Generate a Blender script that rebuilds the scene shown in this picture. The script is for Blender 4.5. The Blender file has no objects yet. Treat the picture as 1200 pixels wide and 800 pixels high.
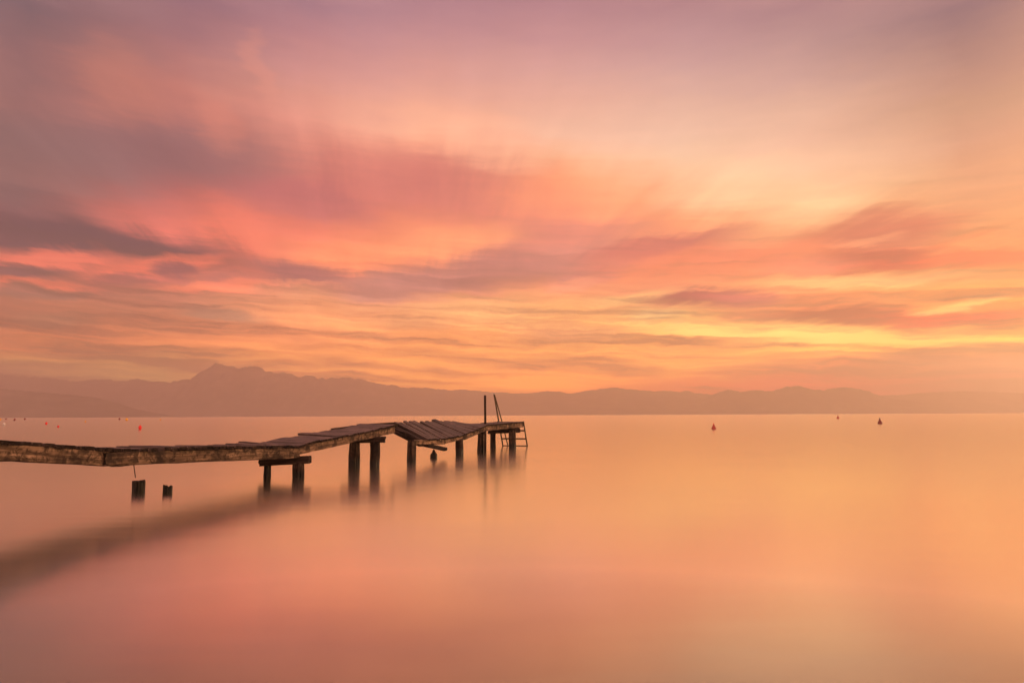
import bpy, bmesh, math, random
from mathutils import Vector, Matrix, noise, Euler

random.seed(7)
SC = bpy.context.scene
COL = SC.collection
R = math.radians

# ------------------------------------------------------------------ camera
H = 1.25                                   # eye height above the lake
F = 800.0                                  # focal length in pixels of a 1200 px wide picture (24 mm)
PITCH = math.atan(86.4 / F)
ROLL = R(0.264)
cam_d = bpy.data.cameras.new('camera')
cam_d.sensor_width = 36.0
cam_d.lens = 24.0
cam_d.clip_start = 0.1
cam_d.clip_end = 90000.0
cam = bpy.data.objects.new('camera', cam_d)
COL.objects.link(cam)
CAM_M = Matrix.Rotation(math.pi / 2 + PITCH, 3, 'X') @ Matrix.Rotation(-ROLL, 3, 'Z')
cam.matrix_world = Matrix.Translation((0, 0, H)) @ CAM_M.to_4x4()
SC.camera = cam
EYE = Vector((0, 0, H))


def ray(px, py):
    return (CAM_M @ Vector((px - 600.0, 400.0 - py, -F))).normalized()


def at(px, py, Y):
    d = ray(px, py)
    return EYE + d * (Y / d.y)


def water_at(px, py):
    d = ray(px, py)
    return EYE + d * (-H / d.z)


def azel(px, py):
    d = ray(px, py)
    return math.degrees(math.atan2(d.x, d.y)), math.degrees(math.asin(d.z))


# line of the jetty's near edge on the ground plan
LP = water_at(140, 587.9)
LQ = water_at(613, 523.2)
LU = Vector((LQ.x - LP.x, LQ.y - LP.y, 0)).normalized()      # along the jetty, outwards
LN = Vector((-LU.y, LU.x, 0))                                # across it, towards its far side
LLEN = (LQ - LP).dot(LU)


def edge(px, py, t=0.0):
    """Point seen at a pixel on the upright plane t metres behind the jetty's near edge."""
    d = ray(px, py)
    k = ((LP + LN * t - EYE).dot(LN)) / d.dot(LN)
    return EYE + d * k


def srgb(c):
    out = []
    for v in c:
        v /= 255.0
        out.append(v / 12.92 if v <= 0.04045 else ((v + 0.055) / 1.055) ** 2.4)
    return out


# ------------------------------------------------------------------ node helpers
def new_mat(name):
    m = bpy.data.materials.new(name)
    m.use_nodes = True
    m.node_tree.nodes.clear()
    return m, m.node_tree.nodes, m.node_tree.links


def math_node(N, L, op, a, b=None, c=None, clamp=False):
    n = N.new('ShaderNodeMath')
    n.operation = op
    n.use_clamp = clamp
    for i, v in enumerate((a, b, c)):
        if v is None:
            continue
        if isinstance(v, (int, float)):
            n.inputs[i].default_value = v
        else:
            L.new(v, n.inputs[i])
    return n.outputs[0]


def maprange(N, L, v, a, b, c=0.0, d=1.0, mode='LINEAR'):
    n = N.new('ShaderNodeMapRange')
    n.interpolation_type = mode
    L.new(v, n.inputs[0])
    for i, x in enumerate((a, b, c, d)):
        n.inputs[i + 1].default_value = x
    return n.outputs[0]


def mix_rgb(N, L, fac, a, b, blend='MIX'):
    n = N.new('ShaderNodeMix')
    n.data_type = 'RGBA'
    n.blend_type = blend
    n.clamp_factor = True
    for sock, v in ((n.inputs[0], fac), (n.inputs[6], a), (n.inputs[7], b)):
        if isinstance(v, (int, float)):
            sock.default_value = v
        elif isinstance(v, (tuple, list)):
            sock.default_value = (v[0], v[1], v[2], 1.0)
        else:
            L.new(v, sock)
    return n.outputs[2]


def combine(N, L, x, y, z):
    n = N.new('ShaderNodeCombineXYZ')
    for i, v in enumerate((x, y, z)):
        if isinstance(v, (int, float)):
            n.inputs[i].default_value = v
        else:
            L.new(v, n.inputs[i])
    return n.outputs[0]


def noise_tex(N, L, vec, scale, detail=3.0, rough=0.5, dist=0.0, dims='3D'):
    n = N.new('ShaderNodeTexNoise')
    n.noise_dimensions = dims
    if vec is not None:
        L.new(vec, n.inputs['Vector'])
    n.inputs['Scale'].default_value = scale
    n.inputs['Detail'].default_value = detail
    n.inputs['Roughness'].default_value = rough
    n.inputs['Distortion'].default_value = dist
    return n


def ramp(N, L, fac, stops, interp='LINEAR'):
    n = N.new('ShaderNodeValToRGB')
    L.new(fac, n.inputs[0])
    cr = n.color_ramp
    cr.interpolation = interp
    while len(cr.elements) < len(stops):
        cr.elements.new(0.5)
    for e, (p, c) in zip(cr.elements, stops):
        e.position = p
        e.color = (c[0], c[1], c[2], 1.0)
    return n.outputs[0]


# ------------------------------------------------------------------ sky
SUN_AZ, SUN_EL = 76.0, 1.2
HAZE_D = 1.5e-4                           # density of the air, per metre
HAZE_TOP, HAZE_FAR = 720.0, 9950.0


def clear_share(e):
    """How much of the sky's own light comes through the haze at an elevation."""
    path = min(HAZE_TOP / max(math.sin(R(max(e, 0.2))), 1e-3), HAZE_FAR * 1.1)
    return math.exp(-HAZE_D * path)


def through_haze(c, e, veil, floor=0.27):
    k = max(clear_share(e), floor)
    q = min(1.0, max(0.0, (9.0 - e) / 5.0))
    gain = (1.12 + 0.16 * q, 0.98 + 0.12 * q, 0.86 - 0.28 * q)      # the low sky shines through all of the haze
    return [max(0.004, v + (x - v) / k) * g for x, v, g in zip(c, veil, gain)]


def build_sky():
    w = bpy.data.worlds.new('World')
    SC.world = w
    w.use_nodes = True
    N, L = w.node_tree.nodes, w.node_tree.links
    N.clear()
    tc = N.new('ShaderNodeTexCoord')
    sep = N.new('ShaderNodeSeparateXYZ')
    L.new(tc.outputs['Generated'], sep.inputs[0])
    X, Y, Z = sep.outputs
    el = math_node(N, L, 'MULTIPLY', math_node(N, L, 'ARCSINE', Z), 57.29578)
    az = math_node(N, L, 'MULTIPLY', math_node(N, L, 'ARCTAN2', X, Y), 57.29578)
    # wind-drawn warp of the cloud field
    wv1 = combine(N, L, math_node(N, L, 'MULTIPLY', az, 0.10), math_node(N, L, 'MULTIPLY', el, 0.36), 3.7)
    n1 = noise_tex(N, L, wv1, 1.0, 2.0, 0.5)
    s1 = N.new('ShaderNodeSeparateColor'); L.new(n1.outputs['Color'], s1.inputs[0])
    wv2 = combine(N, L, math_node(N, L, 'MULTIPLY', az, 0.32), math_node(N, L, 'MULTIPLY', el, 1.5), 9.1)
    n2 = noise_tex(N, L, wv2, 1.0, 3.0, 0.55)
    s2 = N.new('ShaderNodeSeparateColor'); L.new(n2.outputs['Color'], s2.inputs[0])

    def warp(base, a, ka, b, kb):
        t = math_node(N, L, 'MULTIPLY_ADD', a, ka, math_node(N, L, 'ADD', base, -0.5 * (ka + kb)))
        return math_node(N, L, 'MULTIPLY_ADD', b, kb, t)
    azw = warp(az, s1.outputs[0], 4.5, s2.outputs[0], 2.2)
    elw = warp(el, s1.outputs[1], 1.3, s2.outputs[1], 0.9)
    # fine streaks: low layers lie level, the high layer fans out along the wind on a flat cloud deck
    st = combine(N, L, math_node(N, L, 'MULTIPLY_ADD', el, -0.05, math_node(N, L, 'MULTIPLY', azw, 0.062)),
                 math_node(N, L, 'MULTIPLY_ADD', azw, 0.05, math_node(N, L, 'MULTIPLY', elw, 1.15)), 1.3)
    ns = noise_tex(N, L, st, 1.05, 4.0, 0.58, 0.15)
    zz = math_node(N, L, 'ADD', math_node(N, L, 'MAXIMUM', Z, 0.0), 0.07)
    rx = math_node(N, L, 'DIVIDE', math_node(N, L, 'MULTIPLY_ADD', Y, 0.19, X), zz)
    ry = math_node(N, L, 'DIVIDE', Y, zz)
    nr = noise_tex(N, L, combine(N, L, math_node(N, L, 'MULTIPLY', rx, 2.6), math_node(N, L, 'MULTIPLY', ry, 0.34), 5.5), 1.0, 5.0, 0.6, 0.45)
    fray = maprange(N, L, el, 5.0, 14.0, 0.25, 1.0)
    elw = math_node(N, L, 'ADD', elw, math_node(N, L, 'MULTIPLY', math_node(N, L, 'SUBTRACT', nr.outputs['Fac'], 0.5), math_node(N, L, 'MULTIPLY', fray, 3.2)))
    elw = math_node(N, L, 'MULTIPLY_ADD', math_node(N, L, 'SUBTRACT', ns.outputs['Fac'], 0.5), 1.25, elw)
    pos = math_node(N, L, 'DIVIDE', elw, 50.0, clamp=True)

    cols = [
        (0, [(0, 126, 96, 108), (60, 148, 103, 107), (120, 153, 104, 104), (170, 140, 96, 98), (210, 150, 95, 95), (245, 150, 90, 92),
             (275, 165, 96, 92), (300, 190, 104, 94), (330, 172, 98, 90), (350, 175, 106, 90), (380, 180, 105, 87), (400, 192, 110, 84),
             (420, 180, 112, 88), (445, 176, 112, 90), (480, 176, 112, 90)]),
        (200, [(0, 152, 108, 122), (40, 165, 112, 118), (80, 185, 122, 118), (110, 196, 124, 113), (140, 190, 120, 112), (165, 168, 109, 108),
               (200, 165, 102, 103), (230, 198, 110, 103), (260, 222, 120, 105), (300, 200, 108, 95), (320, 205, 115, 98), (350, 205, 128, 104),
               (380, 215, 130, 100), (400, 226, 133, 98), (425, 208, 135, 100), (445, 200, 130, 100), (480, 200, 130, 100)]),
        (350, [(0, 165, 118, 135), (40, 185, 128, 138), (80, 205, 142, 142), (110, 218, 150, 140), (140, 225, 150, 138), (170, 215, 135, 122),
               (200, 202, 120, 111), (230, 205, 115, 108), (255, 228, 124, 105), (285, 238, 132, 106), (320, 215, 128, 110), (340, 222, 145, 114),
               (370, 235, 150, 110), (400, 230, 142, 105), (420, 238, 150, 105), (445, 228, 146, 105), (480, 228, 146, 105)]),
        (500, [(0, 178, 128, 142), (40, 195, 140, 148), (80, 215, 155, 152), (120, 232, 168, 152), (145, 242, 178, 155), (165, 238, 160, 135),
               (190, 220, 134, 117), (220, 212, 124, 110), (245, 230, 135, 110), (270, 250, 153, 114), (300, 246, 152, 112), (325, 225, 145, 117),
               (345, 232, 150, 117), (360, 245, 165, 120), (390, 248, 160, 108), (420, 245, 158, 105), (445, 240, 154, 102), (480, 240, 154, 102)]),
        (650, [(0, 180, 130, 140), (40, 198, 145, 150), (80, 215, 162, 158), (120, 230, 175, 160), (160, 242, 190, 168), (185, 250, 185, 148),
               (210, 252, 165, 120), (235, 244, 153, 118), (265, 230, 142, 115), (290, 232, 147, 122), (310, 228, 145, 118), (340, 243, 158, 112),
               (360, 252, 180, 116), (385, 242, 166, 110), (410, 246, 166, 105), (445, 245, 158, 100), (480, 245, 158, 100)]),
        (800, [(0, 178, 130, 135), (40, 192, 145, 148), (80, 208, 162, 158), (120, 225, 178, 162), (160, 238, 192, 170), (200, 250, 205, 168),
               (225, 250, 190, 138), (250, 250, 165, 112), (290, 242, 150, 110), (320, 250, 162, 106), (350, 236, 148, 104), (375, 254, 190, 118),
               (400, 250, 175, 105), (430, 250, 168, 98), (450, 240, 150, 95), (480, 240, 150, 95)]),
        (950, [(0, 174, 129, 132), (40, 188, 144, 142), (80, 205, 160, 152), (120, 222, 175, 155), (160, 235, 185, 160), (200, 250, 200, 165),
               (235, 254, 204, 155), (260, 250, 182, 123), (290, 246, 156, 101), (320, 251, 172, 107), (350, 246, 156, 96), (370, 236, 152, 97),
               (390, 254, 198, 122), (410, 249, 174, 100), (430, 230, 150, 95), (450, 226, 142, 93), (480, 226, 142, 93)]),
        (1150, [(0, 156, 116, 114), (40, 174, 130, 116), (80, 192, 144, 120), (120, 206, 157, 122), (160, 222, 166, 127), (200, 234, 172, 121),
                (240, 240, 171, 108), (270, 246, 172, 98), (300, 244, 155, 66), (330, 250, 172, 74), (350, 247, 162, 62), (375, 245, 146, 42),
                (395, 254, 186, 66), (415, 220, 146, 62), (435, 208, 132, 60), (455, 195, 120, 60), (480, 195, 120, 60)]),
    ]
    entries = []
    veils = []
    zen = [1.5 * v for v in srgb((222, 160, 146))]
    for px, rows in cols:
        tone = {0: (0.84, 0.76, 0.80), 200: (0.93, 0.88, 0.92), 1150: (0.90, 0.83, 0.80)}.get(px, (0.97, 0.97, 0.95))
        a = azel(px, 330)[0]
        stops = []
        low = [srgb(q[1:]) for q in rows if 300 <= q[0] <= 440]
        veil = [sum(q[i] for q in low) / len(low) for i in range(3)]
        veils.append((a, veil))
        for y, r, g, b in reversed(rows):
            e = azel(px, y)[1]
            stops.append((max(0.0, e / 50.0), through_haze([v * (k + ((0.98 if px < 300 else 1.06) - k) * max(0.0, min(1.0, (y - 330) / 90))) for v, k in zip(srgb((r, g, b)), tone)], e, veil)))
        last = stops[-1]
        stops.append((min(0.92, last[0] + 0.20), [0.2 * u + 0.8 * v for u, v in zip(last[1], zen)]))
        stops.append((1.0, zen))
        entries.append((a, stops))

    def simple(lst):
        return [(e / 50.0, srgb(c)) for e, c in lst]
    zc = (222, 160, 146)
    east = simple([(0, (205, 125, 78)), (3, (222, 140, 78)), (7, (252, 165, 80)), (12, (250, 165, 90)), (18, (240, 168, 115)), (28, (215, 155, 130)), (50, zc)])
    side = simple([(0, (255, 180, 125)), (8, (255, 190, 140)), (18, (248, 178, 146)), (30, (230, 165, 146)), (50, zc)])
    back = simple([(0, (250, 178, 142)), (8, (252, 184, 150)), (18, (240, 170, 148)), (30, (225, 160, 146)), (50, zc)])
    west = simple([(0, (215, 135, 102)), (8, (215, 130, 105)), (14, (195, 125, 112)), (28, (205, 145, 140)), (50, zc)])
    def lift(lst, k):
        return [(p, [v * k for v in c]) for p, c in lst]
    back, side = lift(back, 1.5), lift(side, 1.5)
    west = [(p, [v * (1.0 + 0.5 * min(1.0, p * 2)) for v in c]) for p, c in west]
    east = [(p, [v * (1.0 + 0.5 * min(1.0, p * 1.6)) for v in c]) for p, c in east]
    entries = [(-180.0, back), (-75.0, west)] + entries + [(56.0, east), (105.0, side), (180.0, back)]
    cur = None
    prev_a = None
    for a, stops in entries:
        c = ramp(N, L, pos, stops, 'LINEAR')
        if cur is None:
            cur = c
        else:
            cur = mix_rgb(N, L, maprange(N, L, azw, prev_a, a, mode='SMOOTHSTEP' if abs(a) > 50 else 'LINEAR'), cur, c)
        prev_a = a

    vec = combine(N, L, azw, elw, 0.0)
    strokes = STROKES
    for (x1, y1, x2, y2, hw, c, op) in strokes:
        a1, e1 = azel(x1, y1)
        a2, e2 = azel(x2, y2)
        mx, my = (x1 + x2) / 2, (y1 + y2) / 2
        up = azel(mx, my - 10)
        dn = azel(mx, my + 10)
        dpp = (up[1] - dn[1]) / 20.0
        mp = N.new('ShaderNodeMapping')
        mp.vector_type = 'TEXTURE'
        L.new(vec, mp.inputs[0])
        mp.inputs[1].default_value = ((a1 + a2) / 2, (e1 + e2) / 2, 0)
        mp.inputs[2].default_value = (0, 0, math.atan2(e2 - e1, a2 - a1))
        length = math.hypot(a2 - a1, e2 - e1) / 2
        mp.inputs[3].default_value = (length * 1.35 + hw * dpp, hw * dpp * 1.75, 1)
        g = N.new('ShaderNodeTexGradient')
        g.gradient_type = 'SPHERICAL'
        L.new(mp.outputs[0], g.inputs[0])
        f = maprange(N, L, g.outputs['Fac'], 0.0, 0.72, 0.0, op, 'SMOOTHSTEP')
        am = (a1 + a2) / 2
        veil = min(veils, key=lambda q: abs(q[0] - am))[1]
        cur = mix_rgb(N, L, f, cur, through_haze(srgb(c), (e1 + e2) / 2, veil, 0.45))

    # long thin streaks of the low layers, then the fan of the high layer
    lum = ramp(N, L, math_node(N, L, 'DIVIDE', el, 50.0, clamp=True),
               [(0.0, (0.2,) * 3), (0.03, (0.5,) * 3), (0.07, (0.95,) * 3), (0.13, (0.8,) * 3), (0.19, (0.42,) * 3), (0.28, (0.12,) * 3), (0.36, (0.03,) * 3), (1.0, (0.015,) * 3)])
    dv = math_node(N, L, 'MULTIPLY', math_node(N, L, 'SUBTRACT', ns.outputs['Fac'], 0.5), lum)
    f = math_node(N, L, 'MULTIPLY_ADD', dv, 4.4, 0.5, clamp=True)
    cur = mix_rgb(N, L, 1.0, cur, mix_rgb(N, L, f, (0.38, 0.33, 0.44), (1.72, 1.76, 1.55)), 'MULTIPLY')
    hi = math_node(N, L, 'MULTIPLY', maprange(N, L, el, 6.0, 11.0, 0.0, 1.0, 'SMOOTHSTEP'),
                   math_node(N, L, 'MULTIPLY', maprange(N, L, az, 0.0, 30.0, 1.0, 0.3, 'SMOOTHSTEP'), maprange(N, L, el, 17.0, 27.0, 1.0, 0.45, 'SMOOTHSTEP')))
    dv = math_node(N, L, 'MULTIPLY', math_node(N, L, 'SUBTRACT', nr.outputs['Fac'], 0.5), hi)
    f = math_node(N, L, 'MULTIPLY_ADD', dv, 2.6, 0.5, clamp=True)
    cur = mix_rgb(N, L, 1.0, cur, mix_rgb(N, L, f, (0.78, 0.75, 0.80), (1.22, 1.25, 1.20)), 'MULTIPLY')

    bg = N.new('ShaderNodeBackground')
    L.new(cur, bg.inputs[0])
    bg.inputs[1].default_value = SKY_GAIN
    sky = N.new('ShaderNodeTexSky')
    sky.sky_type = 'NISHITA'
    sky.sun_disc = False
    sky.sun_elevation = R(SUN_EL)
    sky.sun_rotation = R(SUN_AZ)
    sky.dust_density = 3.0
    bg2 = N.new('ShaderNodeBackground')
    L.new(sky.outputs[0], bg2.inputs[0])
    bg2.inputs[1].default_value = 0.05
    add = N.new('ShaderNodeAddShader')
    L.new(bg.outputs[0], add.inputs[0])
    L.new(bg2.outputs[0], add.inputs[1])
    out = N.new('ShaderNodeOutputWorld')
    L.new(add.outputs[0], out.inputs['Surface'])
    try:
        w.cycles.sampling_method = 'MANUAL'
        w.cycles.sample_map_resolution = 512
    except Exception:
        pass


SKY_GAIN = 0.97
# drawn-out cloud banks: start and end (where the photograph shows them), half width, colour, cover
STROKES = [
    (-60, 178, 130, 192, 38, (136, 93, 97), 0.6),
    (90, 182, 330, 186, 36, (150, 100, 104), 0.5),
    (380, 190, 640, 232, 32, (208, 122, 110), 0.6),
    (290, 222, 430, 245, 20, (192, 110, 108), 0.7),
    (105, 72, 168, 128, 30, (216, 132, 110), 0.25),
    (298, 50, 312, 115, 14, (222, 146, 130), 0.35),
    (235, 135, 275, 165, 20, (216, 130, 114), 0.4),
    (480, 140, 610, 172, 26, (252, 182, 152), 0.4),
    (600, 232, 800, 215, 24, (252, 158, 112), 0.5),
    (780, 235, 905, 200, 22, (255, 210, 170), 0.4),
    (870, 238, 1010, 244, 22, (255, 205, 156), 0.35),
    (265, 262, 300, 312, 28, (240, 128, 102), 0.6),
    (330, 298, 520, 304, 18, (253, 150, 107), 0.8),
    (460, 290, 610, 272, 15, (255, 165, 118), 0.7),
    (-40, 222, 100, 258, 20, (116, 80, 88), 0.4),
    (-60, 264, 285, 299, 20, (98, 68, 79), 1.0),
    (-50, 270, 150, 284, 18, (92, 66, 77), 0.85),
    (-30, 299, 140, 305, 11, (234, 117, 98), 0.8),
    (-40, 318, 80, 324, 9, (138, 84, 87), 0.85),
    (115, 320, 250, 302, 11, (240, 123, 99), 0.8),
    (-30, 339, 110, 339, 7, (224, 115, 93), 0.75),
    (180, 312, 225, 317, 7, (160, 93, 95), 0.85),
    (115, 329, 200, 327, 6, (178, 102, 96), 0.7),
    (225, 326, 300, 326, 6, (182, 104, 98), 0.6),
    (180, 336, 300, 331, 6, (242, 131, 102), 0.75),
    (-40, 344, 120, 346, 5, (148, 94, 87), 0.8),
    (0, 372, 100, 377, 9, (158, 100, 88), 0.6),
    (200, 362, 320, 374, 7, (176, 116, 102), 0.7),
    (285, 309, 410, 326, 12, (182, 112, 104), 0.9),
    (310, 329, 405, 332, 3.5, (240, 150, 118), 0.6),
    (380, 338, 560, 330, 12, (206, 137, 122), 0.75),
    (430, 330, 680, 312, 17, (200, 130, 116), 0.8),
    (560, 312, 730, 286, 22, (208, 136, 118), 0.6),
    (600, 270, 730, 264, 15, (220, 138, 115), 0.75),
    (690, 303, 860, 273, 10, (212, 124, 98), 0.8),
    (640, 334, 740, 308, 9, (216, 138, 118), 0.65),
    (630, 340, 700, 324, 5, (252, 164, 122), 0.5),
    (480, 364, 640, 370, 13, (255, 186, 128), 0.5),
    (440, 374, 520, 384, 7, (220, 148, 110), 0.6),
    (340, 378, 480, 400, 5, (212, 135, 102), 0.6),
    (600, 388, 740, 394, 9, (222, 150, 112), 0.6),
    (690, 356, 805, 344, 7, (255, 196, 124), 0.75),
    (745, 353, 890, 343, 8, (202, 122, 88), 0.95),
    (830, 348, 920, 350, 8, (218, 136, 100), 0.8),
    (930, 307, 1140, 297, 11, (205, 112, 70), 0.9),
    (940, 284, 1130, 264, 18, (214, 124, 84), 0.85),
    (960, 292, 1050, 280, 4, (252, 172, 118), 0.5),
    (880, 314, 1000, 309, 7, (240, 148, 105), 0.7),
    (1080, 304, 1240, 292, 12, (236, 128, 56), 0.9),
    (700, 318, 960, 296, 16, (238, 136, 92), 0.6),
    (890, 327, 1160, 322, 7, (255, 190, 120), 0.7),
    (840, 366, 960, 369, 5, (230, 148, 98), 0.7),
    (910, 366, 1120, 373, 11, (204, 122, 72), 0.95),
    (1050, 375, 1220, 376, 10, (234, 120, 40), 0.9),
    (1065, 367, 1180, 348, 4, (253, 200, 120), 0.35),
    (780, 384, 1000, 388, 10, (252, 198, 122), 0.65),
    (930, 392, 1200, 396, 10, (252, 188, 98), 0.65),
    (735, 373, 800, 374, 7, (255, 206, 140), 0.6),
    (1040, 420, 1240, 424, 11, (206, 136, 82), 0.75),
    (1090, 438, 1240, 440, 6, (200, 128, 78), 0.7),
    (1060, 404, 1220, 403, 6, (250, 182, 88), 0.7),
    (960, 432, 1090, 430, 4, (216, 140, 86), 0.6),
    (780, 402, 900, 398, 6, (240, 160, 105), 0.6),
]
build_sky()

sun_d = bpy.data.lights.new('sun', 'SUN')
sun_d.energy = 5.0
sun_d.angle = R(6.0)
sun_d.color = (1.0, 0.62, 0.34)
sun = bpy.data.objects.new('sun', sun_d)
COL.objects.link(sun)
sdir = Vector((math.sin(R(SUN_AZ)) * math.cos(R(SUN_EL)), math.cos(R(SUN_AZ)) * math.cos(R(SUN_EL)), math.sin(R(SUN_EL))))
sun.rotation_euler = sdir.to_track_quat('Z', 'Y').to_euler()
sun.location = sdir * 60 + Vector((0, 0, 20))


# ------------------------------------------------------------------ object helpers
def put(name, bm, mat, parent=None, matrix=None, smooth=False, ends=None):
    me = bpy.data.meshes.new(name)
    bm.normal_update()
    bm.to_mesh(me)
    bm.free()
    if smooth:
        for p in me.polygons:
            p.use_smooth = True
    me.materials.append(mat)
    if ends is not None:
        me.materials.append(ends)
    o = bpy.data.objects.new(name, me)
    COL.objects.link(o)
    M = matrix or Matrix.Identity(4)
    if parent is not None:
        o.parent = parent
        chain = parent.matrix_basis.copy()
        p = parent.parent
        while p is not None:
            chain = p.matrix_basis @ chain
            p = p.parent
        o.matrix_basis = chain.inverted() @ M
    else:
        o.matrix_basis = M
    return o


def tag(o, label=None, cat=None, group=None, kind=None):
    if label: o['label'] = label
    if cat: o['category'] = cat
    if group: o['group'] = group
    if kind: o['kind'] = kind
    return o


def empty(name, loc):
    o = bpy.data.objects.new(name, None)
    o.empty_display_size = 0.3
    COL.objects.link(o)
    o.location = loc
    o.matrix_basis = Matrix.Translation(loc)
    return o


def board(name, a, b, width, thick, side, mat, parent, rough=0.006, seg=None, ragged=0.02, drop=True):
    """A weathered board from a to b (middle of its top face), local x along the grain."""
    a, b = Vector(a), Vector(b)
    ax = b - a
    ln = ax.length
    ax.normalize()
    sy = Vector(side) - ax * Vector(side).dot(ax)
    sy.normalize()
    sz = ax.cross(sy)
    if sz.z < 0:
        sz = -sz
        sy = -sy
    seg = seg or max(3, int(ln / 0.18))
    c = min(thick, width) * 0.14
    w2 = width / 2
    prof = [(-w2 + c, 0), (0, 0), (w2 - c, 0), (w2, -c), (w2, -thick / 2), (w2, -thick + c), (w2 - c, -thick), (0, -thick), (-w2 + c, -thick),
            (-w2, -thick + c), (-w2, -thick / 2), (-w2, -c)]
    bm = bmesh.new()
    rings = []
    sd = Vector((random.random() * 90, random.random() * 90, random.random() * 90))
    for i in range(seg + 1):
        x = -ln / 2 + ln * i / seg
        row = []
        for k, (py, pz) in enumerate(prof):
            v = Vector((x, py, pz))
            n = noise.noise_vector(Vector((x * 2.3, py * 9, pz * 9)) + sd) + 0.6 * noise.noise_vector(Vector((x * 9, py * 20, pz * 20)) + sd)
            v.y += n.y * rough
            v.z += n.z * rough
            if i in (0, seg):
                v.x += random.uniform(-1, 1) * ragged
            row.append(bm.verts.new(v))
        rings.append(row)
    n = len(prof)
    for i in range(seg):
        for k in range(n):
            bm.faces.new((rings[i][k], rings[i][(k + 1) % n], rings[i + 1][(k + 1) % n], rings[i + 1][k]))
    for i, rev in ((0, True), (seg, False)):
        mid = sum((v.co for v in rings[i]), Vector()) / n
        cv = bm.verts.new(mid)
        for k in range(n):
            f = bm.faces.new((rings[i][k], rings[i][(k + 1) % n], cv))
            f.material_index = 1
    bmesh.ops.recalc_face_normals(bm, faces=bm.faces)
    M = Matrix.Identity(4)
    for r in range(3):
        M[r][0], M[r][1], M[r][2] = ax[r], sy[r], sz[r]
    M.translation = (a + b) / 2
    return put(name, bm, mat, parent, M, ends=M_END)


def pile(name, base, top, rad, mat, parent=None, ragged=0.03, lean=(0, 0), taper=1.0, bumps=0.10, point=0.0, rings=26, split=0.35, notch=0.0):
    """A rough round timber standing in the lake, from a metre under water to the height top."""
    bm = bmesh.new()
    z0, z1 = -0.9, top
    sd = Vector((random.random() * 90, random.random() * 90, random.random() * 90))
    ns = 28
    rows = []
    for i in range(rings + 1):
        t = i / rings
        z = z0 + (z1 - z0) * t
        row = []
        for k in range(ns):
            an = 2 * math.pi * k / ns
            r = rad * (1 + (taper - 1) * t)
            r *= 1 + bumps * noise.noise(Vector((math.cos(an) * 1.3, math.sin(an) * 1.3, z * 1.8)) + sd) \
                + bumps * 0.7 * noise.noise(Vector((math.cos(an) * 3.5, math.sin(an) * 3.5, z * 1.2)) + sd)
            if point and z > top - point:
                q = (z - (top - point)) / point
                prof = 1 - 0.12 * q / 0.45 if q < 0.45 else (0.88 - 0.38 * min(1.0, (q - 0.45) / 0.2) if q < 0.65 else 0.50 - 0.28 * (q - 0.65) / 0.35)
                r *= max(0.14, prof + 0.16 * noise.noise(Vector((an, z * 9, 3)) + sd))
            if split:
                r *= 1 - split * max(0.0, noise.noise(Vector((math.cos(an) * 5.0, math.sin(an) * 5.0, z * 0.9)) + sd * 2) - 0.15) * 1.8
            zz = z
            if i == rings:
                zz += ragged * (noise.noise(Vector((math.cos(an) * 2.2, math.sin(an) * 2.2, 7)) + sd) * 2.0) - notch * math.exp(-((math.cos(an) - 0.1) / 0.45) ** 2)
            row.append(bm.verts.new((math.cos(an) * r + lean[0] * max(0, z), math.sin(an) * r + lean[1] * max(0, z), zz)))
        rows.append(row)
    for i in range(rings):
        for k in range(ns):
            bm.faces.new((rows[i][k], rows[i][(k + 1) % ns], rows[i + 1][(k + 1) % ns], rows[i + 1][k]))
    mid = sum((v.co for v in rows[-1]), Vector()) / ns
    inner = []
    for v in rows[-1]:
        d = v.co.lerp(mid, 0.45)
        d.z += random.uniform(-1, 0.4) * ragged
        inner.append(bm.verts.new(d))
    for k in range(ns):
        bm.faces.new((rows[-1][k], rows[-1][(k + 1) % ns], inner[(k + 1) % ns], inner[k]))
    cv = bm.verts.new(mid - Vector((0, 0, ragged * 0.6)))
    for k in range(ns):
        bm.faces.new((inner[k], inner[(k + 1) % ns], cv))
    bmesh.ops.recalc_face_normals(bm, faces=bm.faces)
    return put(name, bm, mat, parent, Matrix.Translation((base[0], base[1], 0)))


def tube(name, pts, rad, mat, parent=None, ns=10, bend=0.0):
    bm = bmesh.new()
    pts = [Vector(p) for p in pts]
    o = pts[0].copy()
    rows = []
    for i, p in enumerate(pts):
        d = (pts[min(i + 1, len(pts) - 1)] - pts[max(i - 1, 0)]).normalized()
        u = d.orthogonal().normalized()
        v = d.cross(u)
        row = [bm.verts.new(p - o + (u * math.cos(2 * math.pi * k / ns) + v * math.sin(2 * math.pi * k / ns)) * rad) for k in range(ns)]
        if rows:
            prev = rows[-1]
            best = min(range(ns), key=lambda s: (row[s].co - prev[0].co - (p - pts[i - 1])).length)
            row = row[best:] + row[:best]
        rows.append(row)
    for i in range(len(rows) - 1):
        for k in range(ns):
            bm.faces.new((rows[i][k], rows[i][(k + 1) % ns], rows[i + 1][(k + 1) % ns], rows[i + 1][k]))
    bm.faces.new(rows[0])
    bm.faces.new(rows[-1])
    bmesh.ops.recalc_face_normals(bm, faces=bm.faces)
    return put(name, bm, mat, parent, Matrix.Translation(o), smooth=True)


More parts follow.
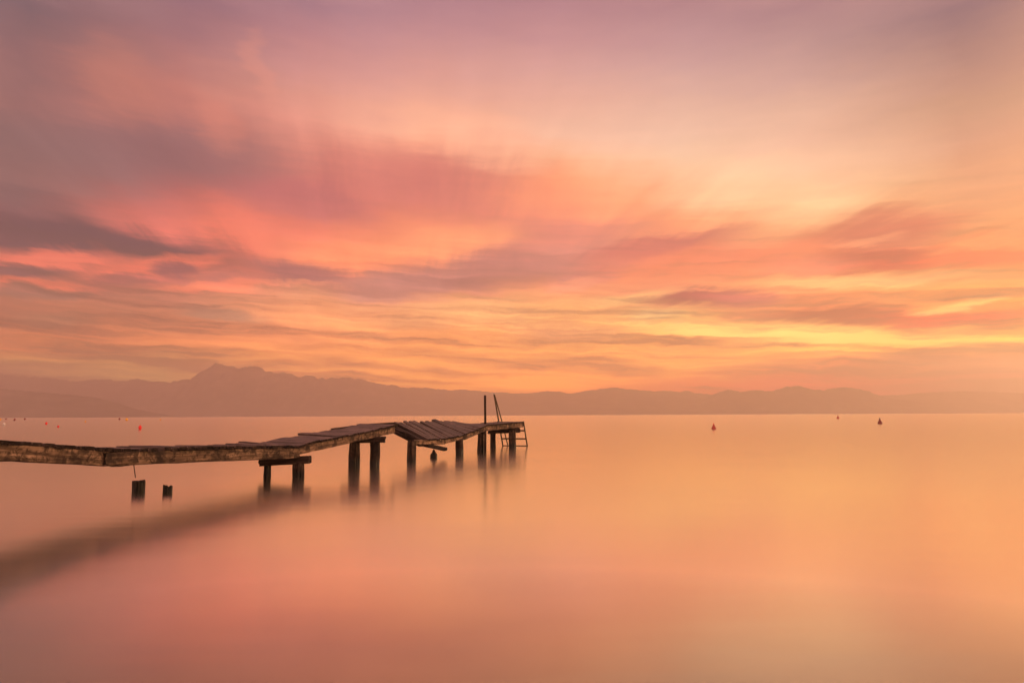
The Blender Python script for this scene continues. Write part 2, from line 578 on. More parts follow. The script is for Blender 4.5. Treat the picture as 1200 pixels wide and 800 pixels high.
# ------------------------------------------------------------------ materials
def wood(name, dark, mid, light, rough=0.7, wet=False, spec=0.35, grain=1.0, stains=0.5, blot=0.0):
    m, N, L = new_mat(name)
    tc = N.new('ShaderNodeTexCoord')
    oi = N.new('ShaderNodeObjectInfo')
    off = combine(N, L, math_node(N, L, 'MULTIPLY', oi.outputs['Random'], 37.0), math_node(N, L, 'MULTIPLY', oi.outputs['Random'], 91.0), 0.0)
    va = N.new('ShaderNodeVectorMath'); va.operation = 'ADD'
    L.new(tc.outputs['Object'], va.inputs[0]); L.new(off, va.inputs[1])
    mp = N.new('ShaderNodeMapping')
    L.new(va.outputs[0], mp.inputs[0])
    mp.inputs[3].default_value = (16, 16, 1.2) if wet else (1.3, 18, 18)
    g = noise_tex(N, L, mp.outputs[0], 1.0 * grain, 6.0, 0.62, 0.4)
    big = noise_tex(N, L, va.outputs[0], 2.6, 4.0, 0.55)
    col = ramp(N, L, g.outputs['Fac'], [(0.30, dark), (0.50, mid), (0.70, light)])
    st = maprange(N, L, big.outputs['Fac'], 0.48, 0.66, 0.0, stains, 'SMOOTHSTEP')
    col = mix_rgb(N, L, st, col, [v * 0.5 for v in dark])
    fine = noise_tex(N, L, va.outputs[0], 22.0, 3.0, 0.6)
    pt = maprange(N, L, fine.outputs['Fac'], 0.60, 0.70, 0.0, 0.75, 'SMOOTHSTEP')
    col = mix_rgb(N, L, pt, col, [v * 0.45 for v in dark])
    if blot:
        bn = noise_tex(N, L, va.outputs[0], 8.0, 5.0, 0.65, 0.6)
        col = mix_rgb(N, L, maprange(N, L, bn.outputs['Fac'], 0.44, 0.60, 0.0, blot, 'SMOOTHSTEP'), col, [v * 0.55 for v in dark])
    hs = N.new('ShaderNodeHueSaturation')
    L.new(col, hs.inputs['Color'])
    L.new(maprange(N, L, oi.outputs['Random'], 0, 1, 0.72, 1.28), hs.inputs['Value'])
    col = hs.outputs[0]
    rg = rough
    b = N.new('ShaderNodeBsdfPrincipled')
    if wet:
        ge = N.new('ShaderNodeNewGeometry')
        sp = N.new('ShaderNodeSeparateXYZ')
        L.new(ge.outputs['Position'], sp.inputs[0])
        lv = math_node(N, L, 'MULTIPLY_ADD', big.outputs['Fac'], -0.22, math_node(N, L, 'ADD', sp.outputs[2], 0.11))
        wf = maprange(N, L, lv, 0.10, 0.24, 0.92, 0.0, 'SMOOTHSTEP')
        col = mix_rgb(N, L, wf, col, (0.012, 0.013, 0.010))
        L.new(maprange(N, L, wf, 0, 1, rough, 0.45), b.inputs['Roughness'])
    else:
        b.inputs['Roughness'].default_value = rg
    L.new(col, b.inputs['Base Color'])
    b.inputs['Specular IOR Level'].default_value = spec
    bp = N.new('ShaderNodeBump')
    bp.inputs['Strength'].default_value = 0.7
    bp.inputs['Distance'].default_value = 0.012
    L.new(math_node(N, L, 'ADD', g.outputs['Fac'], math_node(N, L, 'MULTIPLY', fine.outputs['Fac'], 0.5)), bp.inputs['Height'])
    L.new(bp.outputs[0], b.inputs['Normal'])
    out = N.new('ShaderNodeOutputMaterial')
    L.new(b.outputs[0], out.inputs[0])
    return m


def paint(name, c, rough=0.5, metal=0.0, var=0.25):
    m, N, L = new_mat(name)
    tc = N.new('ShaderNodeTexCoord')
    n = noise_tex(N, L, tc.outputs['Object'], 14.0, 4.0, 0.6)
    col = mix_rgb(N, L, maprange(N, L, n.outputs['Fac'], 0.4, 0.65, 0.0, 1.0), c, [v * (1 - var) for v in c])
    b = N.new('ShaderNodeBsdfPrincipled')
    L.new(col, b.inputs['Base Color'])
    b.inputs['Roughness'].default_value = rough
    b.inputs['Metallic'].default_value = metal
    out = N.new('ShaderNodeOutputMaterial')
    L.new(b.outputs[0], out.inputs[0])
    return m


M_PLANK = wood('plank_wood', (0.022, 0.016, 0.014), (0.078, 0.055, 0.046), (0.20, 0.145, 0.122), 0.62, spec=0.4, stains=0.6, blot=0.4)
M_BEAM = wood('beam_wood', (0.034, 0.023, 0.016), (0.15, 0.098, 0.060), (0.42, 0.29, 0.18), 0.8, spec=0.25, stains=0.85, blot=0.8)
M_END = wood('end_grain_wood', (0.008, 0.006, 0.005), (0.022, 0.016, 0.013), (0.06, 0.043, 0.034), 0.85, spec=0.15)
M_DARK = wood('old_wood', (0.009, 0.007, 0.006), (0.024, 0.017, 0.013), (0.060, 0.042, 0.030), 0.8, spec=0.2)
M_PILE = wood('pile_wood', (0.014, 0.010, 0.007), (0.050, 0.035, 0.024), (0.16, 0.11, 0.072), 0.8, wet=True, spec=0.25, stains=0.6, blot=0.6)
M_STUMP = wood('stump_wood', (0.010, 0.008, 0.006), (0.035, 0.027, 0.018), (0.13, 0.095, 0.06), 0.8, wet=True, spec=0.25, stains=0.6)
M_IRON = paint('rusty_iron', (0.05, 0.025, 0.018), 0.6, 0.4)
M_LADDER = paint('ladder_metal', (0.10, 0.085, 0.05), 0.45, 0.5)
M_RUNG = paint('rung_wood', (0.05, 0.035, 0.025), 0.7)
M_RED = paint('red_plastic', (0.75, 0.015, 0.012), 0.4, 0, 0.1)
M_YELLOW = paint('yellow_plastic', (0.78, 0.42, 0.02), 0.4, 0, 0.1)
M_WHITE = paint('white_plastic', (0.62, 0.60, 0.57), 0.4, 0, 0.1)
M_DKRED = paint('dark_red_plastic', (0.20, 0.035, 0.028), 0.5, 0, 0.2)
M_DEEPRED = paint('deep_red_plastic', (0.42, 0.05, 0.032), 0.5, 0, 0.3)
M_BLACK = paint('black_plastic', (0.02, 0.02, 0.022), 0.5, 0, 0.2)


def water_mat():
    m, N, L = new_mat('lake_water')
    ge = N.new('ShaderNodeNewGeometry')
    fr = N.new('ShaderNodeFresnel')
    fr.inputs[0].default_value = 1.33
    dif = N.new('ShaderNodeBsdfDiffuse')
    mp = N.new('ShaderNodeMapping')
    L.new(ge.outputs['Position'], mp.inputs[0])
    mp.inputs[3].default_value = (0.55, 1.0, 1.0)
    n = noise_tex(N, L, mp.outputs[0], 0.9, 5.0, 0.55)
    L.new(mix_rgb(N, L, maprange(N, L, n.outputs['Fac'], 0.35, 0.65), WATER_A, WATER_B), dif.inputs[0])
    gl = N.new('ShaderNodeBsdfGlossy')
    gl.distribution = 'GGX'
    gl.inputs['Color'].default_value = (0.96, 0.945, 0.85, 1)
    n2 = noise_tex(N, L, mp.outputs[0], 0.25, 3.0, 0.5)
    L.new(maprange(N, L, n2.outputs['Fac'], 0.3, 0.7, 0.158, 0.178), gl.inputs['Roughness'])
    f = maprange(N, L, fr.outputs[0], 0.08, 0.28, WATER_LOW, 0.98)
    # faint long swell left over from the waves
    mw = N.new('ShaderNodeMapping')
    L.new(ge.outputs['Position'], mw.inputs[0])
    mw.inputs[2].default_value = (0, 0, R(8))
    mw.inputs[3].default_value = (0.10, 0.62, 1.0)
    nw = noise_tex(N, L, mw.outputs[0], 1.0, 4.0, 0.6)
    bw = N.new('ShaderNodeBump')
    bw.inputs['Strength'].default_value = 1.0
    bw.inputs['Distance'].default_value = 0.005
    L.new(nw.outputs['Fac'], bw.inputs['Height'])
    L.new(bw.outputs[0], gl.inputs['Normal'])
    mx = N.new('ShaderNodeMixShader')
    L.new(f, mx.inputs[0]); L.new(dif.outputs[0], mx.inputs[1]); L.new(gl.outputs[0], mx.inputs[2])
    out = N.new('ShaderNodeOutputMaterial')
    L.new(mx.outputs[0], out.inputs[0])
    return m


WATER_A, WATER_B = (0.20, 0.135, 0.07), (0.11, 0.075, 0.042)
WATER_LOW = 0.20

# ------------------------------------------------------------------ lake
bm = bmesh.new()
S = 30000.0
vs = [bm.verts.new(v) for v in ((-S, -4000, 0), (S, -4000, 0), (S, S, 0), (-S, S, 0))]
bm.faces.new(vs)
lake = put('water', bm, water_mat())
tag(lake, 'calm lake surface mirroring the orange sunset sky', 'lake', kind='structure')


# ------------------------------------------------------------------ mountains
def hill_mat():
    m, N, L = new_mat('far_hillside')
    ge = N.new('ShaderNodeNewGeometry')
    n = noise_tex(N, L, ge.outputs['Position'], 0.006, 5.0, 0.6)
    col = ramp(N, L, n.outputs['Fac'], [(0.35, (0.030, 0.035, 0.022)), (0.55, (0.055, 0.055, 0.035)), (0.70, (0.13, 0.11, 0.09))])
    d = N.new('ShaderNodeBsdfDiffuse')
    L.new(col, d.inputs[0])
    out = N.new('ShaderNodeOutputMaterial')
    L.new(d.outputs[0], out.inputs[0])
    return m


M_HILL = hill_mat()


def ridge(name, pts, Y, depth, label, jag=0.032, seed=1.0, nv=22, step=1.0):
    """A mountain ridge whose crest passes through the given outline, with real slopes to front and back."""
    bm = bmesh.new()
    xs = []
    x = pts[0][0]
    while x <= pts[-1][0]:
        xs.append(x)
        x += step
    rows = []
    for x in xs:
        for (xa, ya), (xb, yb) in zip(pts, pts[1:]):
            if xa <= x <= xb:
                y = ya + (yb - ya) * (x - xa) / (xb - xa)
                break
        row = []
        crest = at(x, y, Y)
        hh = max(0.0, crest.z)
        for j in range(nv + 1):
            t = -1 + 2 * j / nv
            yy = Y + t * depth * (0.5 if t > 0 else 1.0)
            prof = (1 - abs(t)) ** 1.25
            p = Vector((crest.x * (0.3 * yy / Y + 0.7), yy, 0))
            q = Vector((p.x / 420 + seed, yy / 420, seed * 3))
            nn = noise.fractal(q, 1.0, 2.1, 5)
            rr = 1 - abs(noise.noise(q * 1.7))
            z = hh * prof
            z += hh * (0.22 * nn + 0.18 * (rr - 0.6)) * min(1.0, abs(t) * 2.2) * (1 - abs(t))
            if j == nv // 2:
                z = hh * (1 + jag * noise.fractal(Vector((x * 0.16, seed, 2)), 0.9, 2.1, 4))
            p.z = z - 2.0 - (3.0 if j in (0, nv) else 0)
            row.append(bm.verts.new(p))
        rows.append(row)
    for a, b in zip(rows, rows[1:]):
        for j in range(nv):
            bm.faces.new((a[j], b[j], b[j + 1], a[j + 1]))
    bmesh.ops.recalc_face_normals(bm, faces=bm.faces)
    o = put(name, bm, M_HILL, smooth=True)
    tag(o, label, 'mountain', kind='structure')
    return o


MAIN = [(-500, 452), (-360, 446), (-240, 449), (-150, 440), (-60, 436), (0, 437.5), (25, 440), (60, 443), (82, 446.5), (100, 446), (112, 444.5), (125, 444.5), (138, 447),
        (150, 446), (158, 443), (164, 444), (175, 446.5), (200, 447.5), (212, 444), (222, 444), (227, 447), (229, 445), (230.5, 439), (232.5, 436.2), (236, 434.2), (241, 431.8), (246.5, 430.3), (250, 427), (253, 425.2), (256, 426.2),
        (259, 427), (265, 428.6), (273, 429.6), (281, 431.8), (288, 429.2), (298, 428.8), (304, 430), (308, 432), (313, 436), (325, 436.5), (329, 435.5), (333, 435.3), (338, 437), (345, 440),
        (353, 442), (359, 440), (366, 439.5), (373, 443), (378, 442), (382, 443.5), (390, 442.5), (400, 442), (412, 442.3), (420, 443), (430, 446), (440, 448),
        (455, 450.5), (463, 451), (470, 453.5), (485, 453.8), (500, 453.5), (508, 455), (515, 455.5), (526, 456.5), (540, 456), (560, 457.5), (580, 459), (600, 460),
        (628, 460), (640, 458), (655, 458.5), (662, 460), (670, 460.5), (680, 459.3), (690, 456.6), (700, 456), (712, 454), (722, 453.5), (735, 455.5), (750, 456.5), (766, 458), (780, 457.5),
        (795, 458.5), (806, 457.5), (814, 460), (830, 461.5), (850, 463), (900, 464), (960, 464.5), (1010, 463), (1050, 462.8), (1075, 460.5), (1100, 459), (1130, 458.3),
        (1165, 459), (1200, 460.3), (1300, 456), (1420, 459), (1560, 463), (1700, 470)]
RIGHT = [(790, 484), (806, 478), (820, 470), (830, 464), (838, 461), (846, 458), (853, 456), (860, 457.5), (868, 459), (878, 457.5), (888, 456.5), (897, 457.8), (906, 457.5), (914, 455),
         (922, 453), (930, 452), (938, 452.4), (946, 454.5), (955, 456.5), (966, 456.5), (976, 454.8), (985, 453.4), (996, 453.6), (1004, 455), (1012, 456.8), (1019, 457.8), (1025, 461.5),
         (1034, 464), (1050, 467), (1075, 470), (1110, 474), (1150, 478), (1190, 484)]
SPUR = [(-420, 446), (-250, 450), (-120, 449), (0, 455), (30, 458), (60, 460), (90, 463), (115, 466), (128, 469), (140, 472), (155, 478), (168, 480.5), (180, 483), (196, 485.5), (215, 487.8), (222, 489)]
ridge('mountain_range', MAIN, 9000, 1500, 'long hazy mountain range with a flat-topped peak beyond the lake', seed=1.3)
ridge('far_hills', RIGHT, 8200, 600, 'hazy double-humped hills beyond the lake on the right', seed=4.1)
ridge('headland', SPUR, 6050, 760, 'low dark headland sloping into the lake on the left', seed=7.7)

# ------------------------------------------------------------------ haze
bm = bmesh.new()
bmesh.ops.create_cube(bm, size=1.0)
for v in bm.verts:
    v.co.x *= 23000
    v.co.y = -1500 if v.co.y < 0 else HAZE_FAR
    v.co.z = -7.0 if v.co.z < 0 else HAZE_TOP
m, N, L = new_mat('haze_air')
pv = N.new('ShaderNodeVolumePrincipled')
pv.inputs['Color'].default_value = (1.0, 0.945, 0.89, 1)
pv.inputs['Density'].default_value = HAZE_D
pv.inputs['Anisotropy'].default_value = 0.8
out = N.new('ShaderNodeOutputMaterial')
L.new(pv.outputs[0], out.inputs['Volume'])
haze = put('haze', bm, m)
tag(haze, 'warm haze over the lake veiling the far mountains', 'haze', kind='stuff')

# ------------------------------------------------------------------ jetty
JW = 1.0
base = LP.copy(); base.z = 0
jetty = empty('jetty', base)
tag(jetty, 'long crooked wooden jetty with sagging broken planks over the lake', 'jetty')


def poly_edge(keys):
    return [edge(x, y) for x, y in keys]


def s_of(p):
    return (p - LP).dot(LU)


def on_line(keys, s):
    """Height of the near edge at distance s along the jetty, from a list of edge points."""
    for a, b in zip(keys, keys[1:]):
        sa, sb = s_of(a), s_of(b)
        if sa <= s <= sb:
            return a.z + (b.z - a.z) * (s - sa) / (sb - sa)
    return keys[0].z if s < s_of(keys[0]) else keys[-1].z


# near edge, top of planks
P0 = edge(0, 515)
LEFT = P0 - LU * 2.6 + Vector((0, 0, 0.12))
K_AB = [LEFT, P0, edge(70, 520), edge(133, 525.2), edge(145, 525.4), edge(190, 524.4), edge(250, 522.6), edge(300, 522.2), edge(350, 521.8)]
K_C = [edge(350, 521.8), edge(370, 516), edge(410, 509.2), edge(440, 502.6), edge(463, 497.2)]
K_D = [edge(487, 513.2), edge(505, 514), edge(522, 513.2), edge(540, 510.0), edge(556, 503.6), edge(571, 497.2)]
K_E = [edge(571, 497.2), edge(592, 495.6), edge(613, 493.8)]
FAR_D = 1.085                       # the far edge of the twisted bay stays level


def pt(s, z, t=0.0):
    p = LP + LU * s + LN * t
    p.z = z
    return p


plank_count = 0


def planks(keys, s0, s1, wid, far=None, zj=0.006, over=0.02, skip=(), gap=0.012, raised=()):
    global plank_count
    s = s0
    i = 0
    while s < s1 - 0.03:
        w = wid * random.uniform(0.82, 1.15)
        w = min(w, s1 - s)
        sm = s + w / 2
        if i not in skip:
            z = on_line(keys, sm) + random.uniform(-zj, zj)
            zf = (far(sm) if far else z) + random.uniform(-zj, zj) * 1.6
            t0 = -over + random.uniform(-0.025, 0.02)
            t1 = JW + over + random.uniform(-0.05, 0.06)
            if i in raised:
                zf += 0.035; z += 0.008; t1 += 0.10
            slope = (on_line(keys, sm + 0.05) - on_line(keys, sm - 0.05)) / 0.1
            sk = random.uniform(-0.015, 0.015)
            board('plank', pt(sm - sk, z, t0), pt(sm + sk, zf, t1), w - gap, 0.05, (LU + Vector((0, 0, slope))), M_PLANK, jetty, rough=0.004, seg=5, ragged=0.012)
            plank_count += 1
        s += w
        i += 1


sAB0, sAB1 = s_of(LEFT), s_of(K_AB[-1])
planks(K_AB, sAB0, sAB1 - 0.9, 0.155, zj=0.011, skip=(33,))
planks(K_AB, sAB1 - 0.9, sAB1, 0.20, far=lambda s: on_line(K_AB, s) + 0.04, zj=0.008, raised=(2,))
planks(K_C, s_of(K_C[0]), s_of(K_C[-1]), 0.22, far=lambda s: on_line(K_C, s) + 0.028, zj=0.008, raised=(6, 7))
sD0 = s_of(edge(500, 514))
planks(K_D, sD0, s_of(K_D[-1]), 0.215, gap=0.022, far=lambda s: FAR_D - 0.02 * (s - sD0) / 4.0 - max(0.0, s - s_of(edge(556, 503))) * 0.07, zj=0.016, over=0.03, raised=(6, 12))
planks(K_E, s_of(K_E[0]), s_of(K_E[-1]), 0.24, zj=0.006)


def stringer(top, bot, t, wid, mat, rough=0.012, dz=-0.052):
    """Edge beam pieces following a list of top and bottom edge pixels."""
    for (xa, ya, ba), (xb, yb, bb) in zip(top, top[1:]):
        a, b = edge(xa, ya), edge(xb, yb)
        a2, b2 = edge(xa, ba), edge(xb, bb)
        th = ((a.z - a2.z) + (b.z - b2.z)) / 2
        a = a + LN * t; b = b + LN * t
        board('edge_beam', a, b, wid, th, LN, mat, jetty, rough=rough, ragged=0.03)


a0 = edge(0, 520.5)
# the near edge beams, each a timber of its own
def edge_timber(xa, ya, ba, xb, yb, bb, t=0.04, wid=0.09, mat=None, ext=0.0, rough=0.011):
    a, b = edge(xa, ya), edge(xb, yb)
    th = ((a.z - edge(xa, ba).z) + (b.z - edge(xb, bb).z)) / 2
    d = (b - a).normalized()
    return board('edge_beam', a + LN * t - d * ext, b + LN * t, wid, th, LN, mat or M_BEAM, jetty, rough=rough, ragged=0.03)


edge_timber(0, 519.4, 539.6, 126, 528.8, 545.4, ext=2.6)
edge_timber(126, 529.2, 546.2, 352, 524.6, 536.0, t=0.045)
edge_timber(349, 523.2, 535.0, 463, 499.2, 505.8, t=0.05, rough=0.014)
edge_timber(486, 515.2, 521.4, 522, 515.2, 519.8, t=0.05)
edge_timber(522, 515.2, 519.8, 546, 509.6, 514.2, t=0.055)
edge_timber(545, 509.8, 514.4, 572, 498.8, 504.4, t=0.05)
edge_timber(571, 499.0, 504.2, 613, 495.2, 500.8, t=0.045)
# splice board bolted over the kink
board('splice_board', edge(122, 530.6) - LN * 0.025, edge(160, 528.6) - LN * 0.025, 0.035, 0.17, LN, M_BEAM, jetty, rough=0.006)
# far edge beams
def far_beam(s0, z0, s1, z1, th=0.16):
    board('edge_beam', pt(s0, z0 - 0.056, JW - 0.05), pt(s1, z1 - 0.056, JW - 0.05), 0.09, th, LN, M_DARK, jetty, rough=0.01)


far_beam(s_of(LEFT), K_AB[0].z, s_of(edge(133, 525.2)), K_AB[3].z)
far_beam(s_of(edge(133, 525.2)), K_AB[3].z, sAB1, K_AB[-1].z)
far_beam(sAB1, K_C[0].z + 0.03, s_of(K_C[-1]), K_C[-1].z + 0.03)
far_beam(sD0 - 0.3, FAR_D, s_of(K_D[-1]), FAR_D - 0.11)
far_beam(s_of(K_E[0]), K_E[0].z, s_of(K_E[-1]), K_E[-1].z)
# loose long boards lying on the ramp along its far side
pa = edge(391, 501.6, JW + 0.02); pb = edge(432, 496.6, JW + 0.02)
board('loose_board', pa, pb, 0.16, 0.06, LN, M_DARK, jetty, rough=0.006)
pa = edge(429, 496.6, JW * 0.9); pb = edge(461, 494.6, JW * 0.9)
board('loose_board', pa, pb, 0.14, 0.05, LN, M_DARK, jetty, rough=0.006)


# cap beams across the posts
def cap(xa, ya, ta, xb, yb, tb, th, wid=0.17, mat=None):
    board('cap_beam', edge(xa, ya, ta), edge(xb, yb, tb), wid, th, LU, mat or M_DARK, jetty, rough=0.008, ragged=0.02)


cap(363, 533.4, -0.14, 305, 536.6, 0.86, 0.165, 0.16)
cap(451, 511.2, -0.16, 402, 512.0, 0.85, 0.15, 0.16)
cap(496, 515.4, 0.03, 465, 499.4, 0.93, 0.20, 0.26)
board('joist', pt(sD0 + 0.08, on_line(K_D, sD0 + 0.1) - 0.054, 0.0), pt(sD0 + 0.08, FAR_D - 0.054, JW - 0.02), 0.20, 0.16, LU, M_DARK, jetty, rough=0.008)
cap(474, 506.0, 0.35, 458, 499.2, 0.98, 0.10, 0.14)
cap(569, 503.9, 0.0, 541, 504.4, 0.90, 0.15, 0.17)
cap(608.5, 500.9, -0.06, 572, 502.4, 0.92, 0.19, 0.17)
# end board closing the head of the jetty
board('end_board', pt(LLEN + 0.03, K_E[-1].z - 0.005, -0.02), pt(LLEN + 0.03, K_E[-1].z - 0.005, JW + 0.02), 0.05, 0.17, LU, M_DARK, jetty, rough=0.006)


# posts under the deck: pixel column, offset behind the near edge, top pixel, pixel width
def post(px, t, ytop, wpx, mat=M_PILE, **k):
    p = edge(px, ytop, t)
    rad = wpx / 2 * p.y / F
    return pile('post', (p.x, p.y), p.z, rad, mat, jetty, **k)


post(313.6, 0.72, 544.5, 10.0, M_STUMP, ragged=0.035, bumps=0.24, taper=0.86, split=0.6, notch=0.06)
post(350.2, 0.06, 542.0, 12.4, bumps=0.22, split=0.5)
post(415.6, 0.60, 518.5, 12.8, bumps=0.20, taper=0.92)
post(439.4, 0.06, 518.5, 11.4, bumps=0.18)
post(482.6, 0.08, 516.5, 10.3, bumps=0.13)
post(538.4, 0.10, 513.5, 8.9, bumps=0.13)
post(564.2, 0.10, 508.0, 8.6, bumps=0.28, taper=1.0, split=0.6)
post(577.8, 0.80, 507.0, 6.6, bumps=0.10)
post(600.4, 0.08, 505.0, 8.8, bumps=0.10)
# slanting brace beside the post under the head
# hanging board and rod
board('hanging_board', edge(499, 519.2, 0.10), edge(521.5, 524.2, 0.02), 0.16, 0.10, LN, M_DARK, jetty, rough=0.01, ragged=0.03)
tube('iron_rod', [edge(156.6, 543.0, 0.02), edge(157.6, 551, 0.02), edge(158.8, 559.5, 0.02)], 0.007, M_IRON, jetty, ns=8)
# bolts and lumps under the kink
for bx, by in ((133, 546.4), (141, 546.0), (148, 545.4)):
    board('joint_block', edge(bx - 2.4, by - 1.6, 0.03), edge(bx + 2.4, by - 1.9, 0.03), 0.05, 0.028, LN, M_DARK, jetty, rough=0.004, seg=3, ragged=0.01)

# ------------------------------------------------------------------ free-standing broken piles
def stump(px, w, ytop, wpx, label, **k):
    p = water_at(px, w)
    top = at(px, ytop, p.y)
    o = pile('broken_pile', (p.x, p.y), top.z, wpx / 2 * p.y / F, M_STUMP, None, **k)
    tag(o, label, 'broken pile', 'broken piles under the jetty')
    return o


stump(162.2, 576.0, 563.5, 13.6, 'thick flat-topped stump of a pile below the thin rod hanging from the jetty', ragged=0.014, bumps=0.16, split=0.55)
stump(195.6, 577.0, 569.5, 9.6, 'small jagged notched stump of a pile beside the thicker flat-topped stump', ragged=0.028, bumps=0.24, split=0.55, notch=0.05)
stump(508.3, 536.5, 526.6, 8.6, 'pointed dark stump of a pile below the hanging board of the jetty', point=0.25, ragged=0.008, bumps=0.14)

# ------------------------------------------------------------------ pole and ladder
pp = edge(568.6, 500, 0.42)
ptop = at(568.4, 463, pp.y)
pole = tube('mooring_pole', [(pp.x, pp.y, -0.8), (pp.x + 0.004, pp.y, 0.6), (pp.x, pp.y, 1.3), (pp.x - 0.006, pp.y, ptop.z)], 0.043, M_DARK, None, ns=12)
tag(pole, 'tall thin dark pole standing upright through the jetty deck beside the ladder', 'pole')

lad = empty('ladder', pt(LLEN + 0.2, 0.0, JW / 2))
tag(lad, 'metal bathing ladder leaning at the outer end of the jetty', 'ladder')


def lp(s, z, t):
    return pt(LLEN + s, z, t)


ZD = K_E[-1].z
LT = 1.06
l_top, l_bot = edge(579, 462, LT), edge(590.0, 526, LT)
r_top, r_bot = edge(613.4, 493.6, 0.0), edge(618.6, 527, 0.0)
tube('rail', [l_top, l_top.lerp(l_bot, 0.3), l_top.lerp(l_bot, 0.6), l_bot], 0.030, M_LADDER, lad)
tube('rail', [r_top, r_top.lerp(r_bot, 0.5), r_bot], 0.028, M_LADDER, lad)
h_bot = edge(595.0, 521, 0.86)
h_mid = edge(588.3, 494.0, 0.95)
tube('handrail', [l_top + Vector((0.02, -0.01, -0.02)), h_mid, h_bot], 0.024, M_LADDER, lad)
tube('top_cap', [l_top, l_top + Vector((0, 0, 0.06))], 0.034, M_WHITE, lad)
for q in (0.50,):
    A = l_top.lerp(l_bot, q)
    tube('bracket', [A + Vector((0, 0, 0.02)), A + Vector((0, 0, 0.02)) - LU * 0.16], 0.02, M_IRON, lad)
for z in (0.66, 0.33, 0.03):
    q = (l_top.z - z) / (l_top.z - l_bot.z)
    A = l_top.lerp(l_bot, q)
    q = (r_top.z - z) / (r_top.z - r_bot.z)
    B = r_top.lerp(r_bot, q)
    board('rung', A, B, 0.06, 0.06, LU, M_RUNG, lad, rough=0.002, seg=4, ragged=0.0)


# ------------------------------------------------------------------ buoys
def lathe(name, prof, mat, parent, loc, ns=20):
    bm = bmesh.new()
    rows = []
    for r, z in prof:
        rows.append([bm.verts.new((math.cos(2 * math.pi * k / ns) * max(r, 0.002), math.sin(2 * math.pi * k / ns) * max(r, 0.002), z)) for k in range(ns)])
    for a, b in zip(rows, rows[1:]):
        for k in range(ns):
            bm.faces.new((a[k], a[(k + 1) % ns], b[(k + 1) % ns], b[k]))
    bm.faces.new(rows[0]); bm.faces.new(rows[-1])
    bmesh.ops.recalc_face_normals(bm, faces=bm.faces)
    return put(name, bm, mat, parent, Matrix.Translation(loc), smooth=True)


def ball_buoy(px, w, wpx, hpx, mat, label):
    p = water_at(px, w); p.z = 0
    r = wpx / 2 * p.y / F
    h = hpx * p.y / F
    e = empty('buoy', p)
    tag(e, label, 'buoy', 'mooring buoys on the far water')
    prof = []
    for i in range(13):
        a = -math.pi / 2 + math.pi * i / 12
        prof.append((r * math.cos(a), h * 0.46 + h * 0.5 * math.sin(a)))
    lathe('float', prof, mat, e, p)
    lathe('mooring_eye', [(r * 0.18, h * 0.92), (r * 0.24, h * 1.0), (r * 0.2, h * 1.08), (r * 0.05, h * 1.12)], mat, e, p, 12)


def cone_buoy(px, w, wpx, hpx, mat, tipmat, label):
    p = water_at(px, w); p.z = 0
    r = wpx / 2 * p.y / F
    h = hpx * p.y / F
    e = empty('buoy', p)
    tag(e, label, 'buoy', 'conical buoys on the open water')
    lathe('float', [(r * 0.7, -h * 0.15), (r, 0.02 * h), (r, 0.16 * h), (r * 0.82, 0.28 * h), (r * 0.52, 0.5 * h), (r * 0.30, 0.72 * h), (r * 0.22, 0.8 * h)], mat, e, p)
    lathe('topmark', [(r * 0.2, 0.79 * h), (r * 0.26, 0.86 * h), (r * 0.2, 0.95 * h), (r * 0.05, h)], tipmat, e, p, 12)


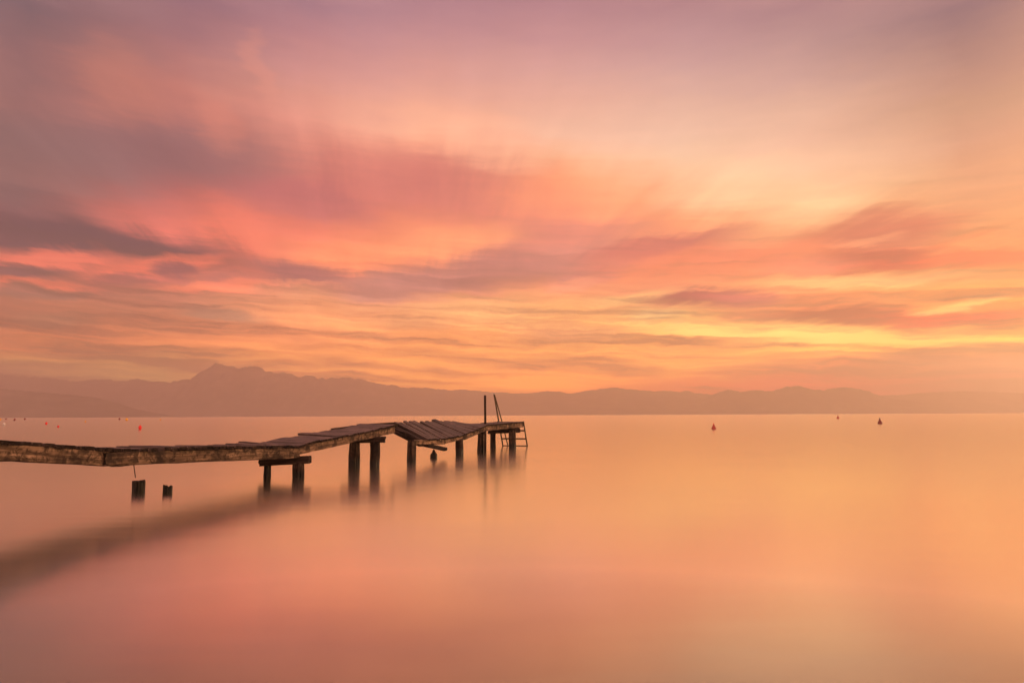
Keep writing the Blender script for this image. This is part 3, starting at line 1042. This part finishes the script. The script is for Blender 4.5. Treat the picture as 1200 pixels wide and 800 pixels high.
cone_buoy(836.5, 502.6, 5.4, 6.8, M_DEEPRED, M_RED, 'dark red conical buoy with a thin top, lowest of the buoys on the open water')
cone_buoy(982.0, 490.4, 3.2, 3.8, M_DEEPRED, M_DKRED, 'tiny dark buoy close under the far shore of the lake')
cone_buoy(1031.3, 496.4, 5.2, 6.8, M_DKRED, M_BLACK, 'blackish red conical buoy standing alone under the hills')
ball_buoy(164, 503.2, 3.6, 5.0, M_RED, 'large bright red buoy just behind the jetty, biggest of the red ones')
ball_buoy(54.2, 497.2, 2.6, 2.8, M_RED, 'small bright red buoy left of the duller one a little lower')
ball_buoy(68.2, 500.6, 2.4, 2.2, M_RED, 'small flat red buoy floating nearest above the left part of the jetty')
ball_buoy(4.6, 498.6, 3.0, 3.4, M_WHITE, 'white buoy at the left edge above the jetty')
ball_buoy(100, 494.6, 1.9, 1.8, M_YELLOW, 'pale yellow buoy alone between the red buoys and the dark and yellow pair')
ball_buoy(148.4, 492.8, 3.0, 3.0, M_YELLOW, 'bright yellow buoy right beside a small dark buoy far out')
ball_buoy(140, 491.8, 2.0, 2.2, M_DKRED, 'small dark buoy just left of the bright yellow one')
ball_buoy(17, 492.8, 2.2, 2.6, M_DKRED, 'dark red buoy far out above the white buoy')
ball_buoy(29, 491.8, 1.9, 2.0, M_DKRED, 'faint dark buoy far out, second from the white buoy')
ball_buoy(7, 491.6, 1.6, 1.8, M_DKRED, 'faintest dark buoy far out just above the white buoy')
ball_buoy(188, 492.4, 1.7, 1.8, M_YELLOW, 'faint yellow buoy far out, rightmost of the small ones')
ball_buoy(0.6, 492.4, 1.7, 2.2, M_YELLOW, 'yellow buoy cut by the left edge of the photograph')

# ------------------------------------------------------------------ render settings
SC.view_settings.view_transform = 'Standard'
SC.view_settings.look = 'None'
SC.view_settings.exposure = 0.0
SC.view_settings.gamma = 1.0
SC.view_settings.use_curve_mapping = False
SC.render.engine = 'CYCLES'
c = SC.cycles
c.use_adaptive_sampling = True
c.adaptive_threshold = 0.018
c.adaptive_min_samples = 16
c.use_denoising = True
try:
    c.denoiser = 'OPENIMAGEDENOISE'
except Exception:
    pass
c.max_bounces = 24
c.diffuse_bounces = 2
c.glossy_bounces = 3
c.volume_bounces = 12
c.sample_clamp_indirect = 12.0
SC.render.film_transparent = False
print('planks', plank_count)
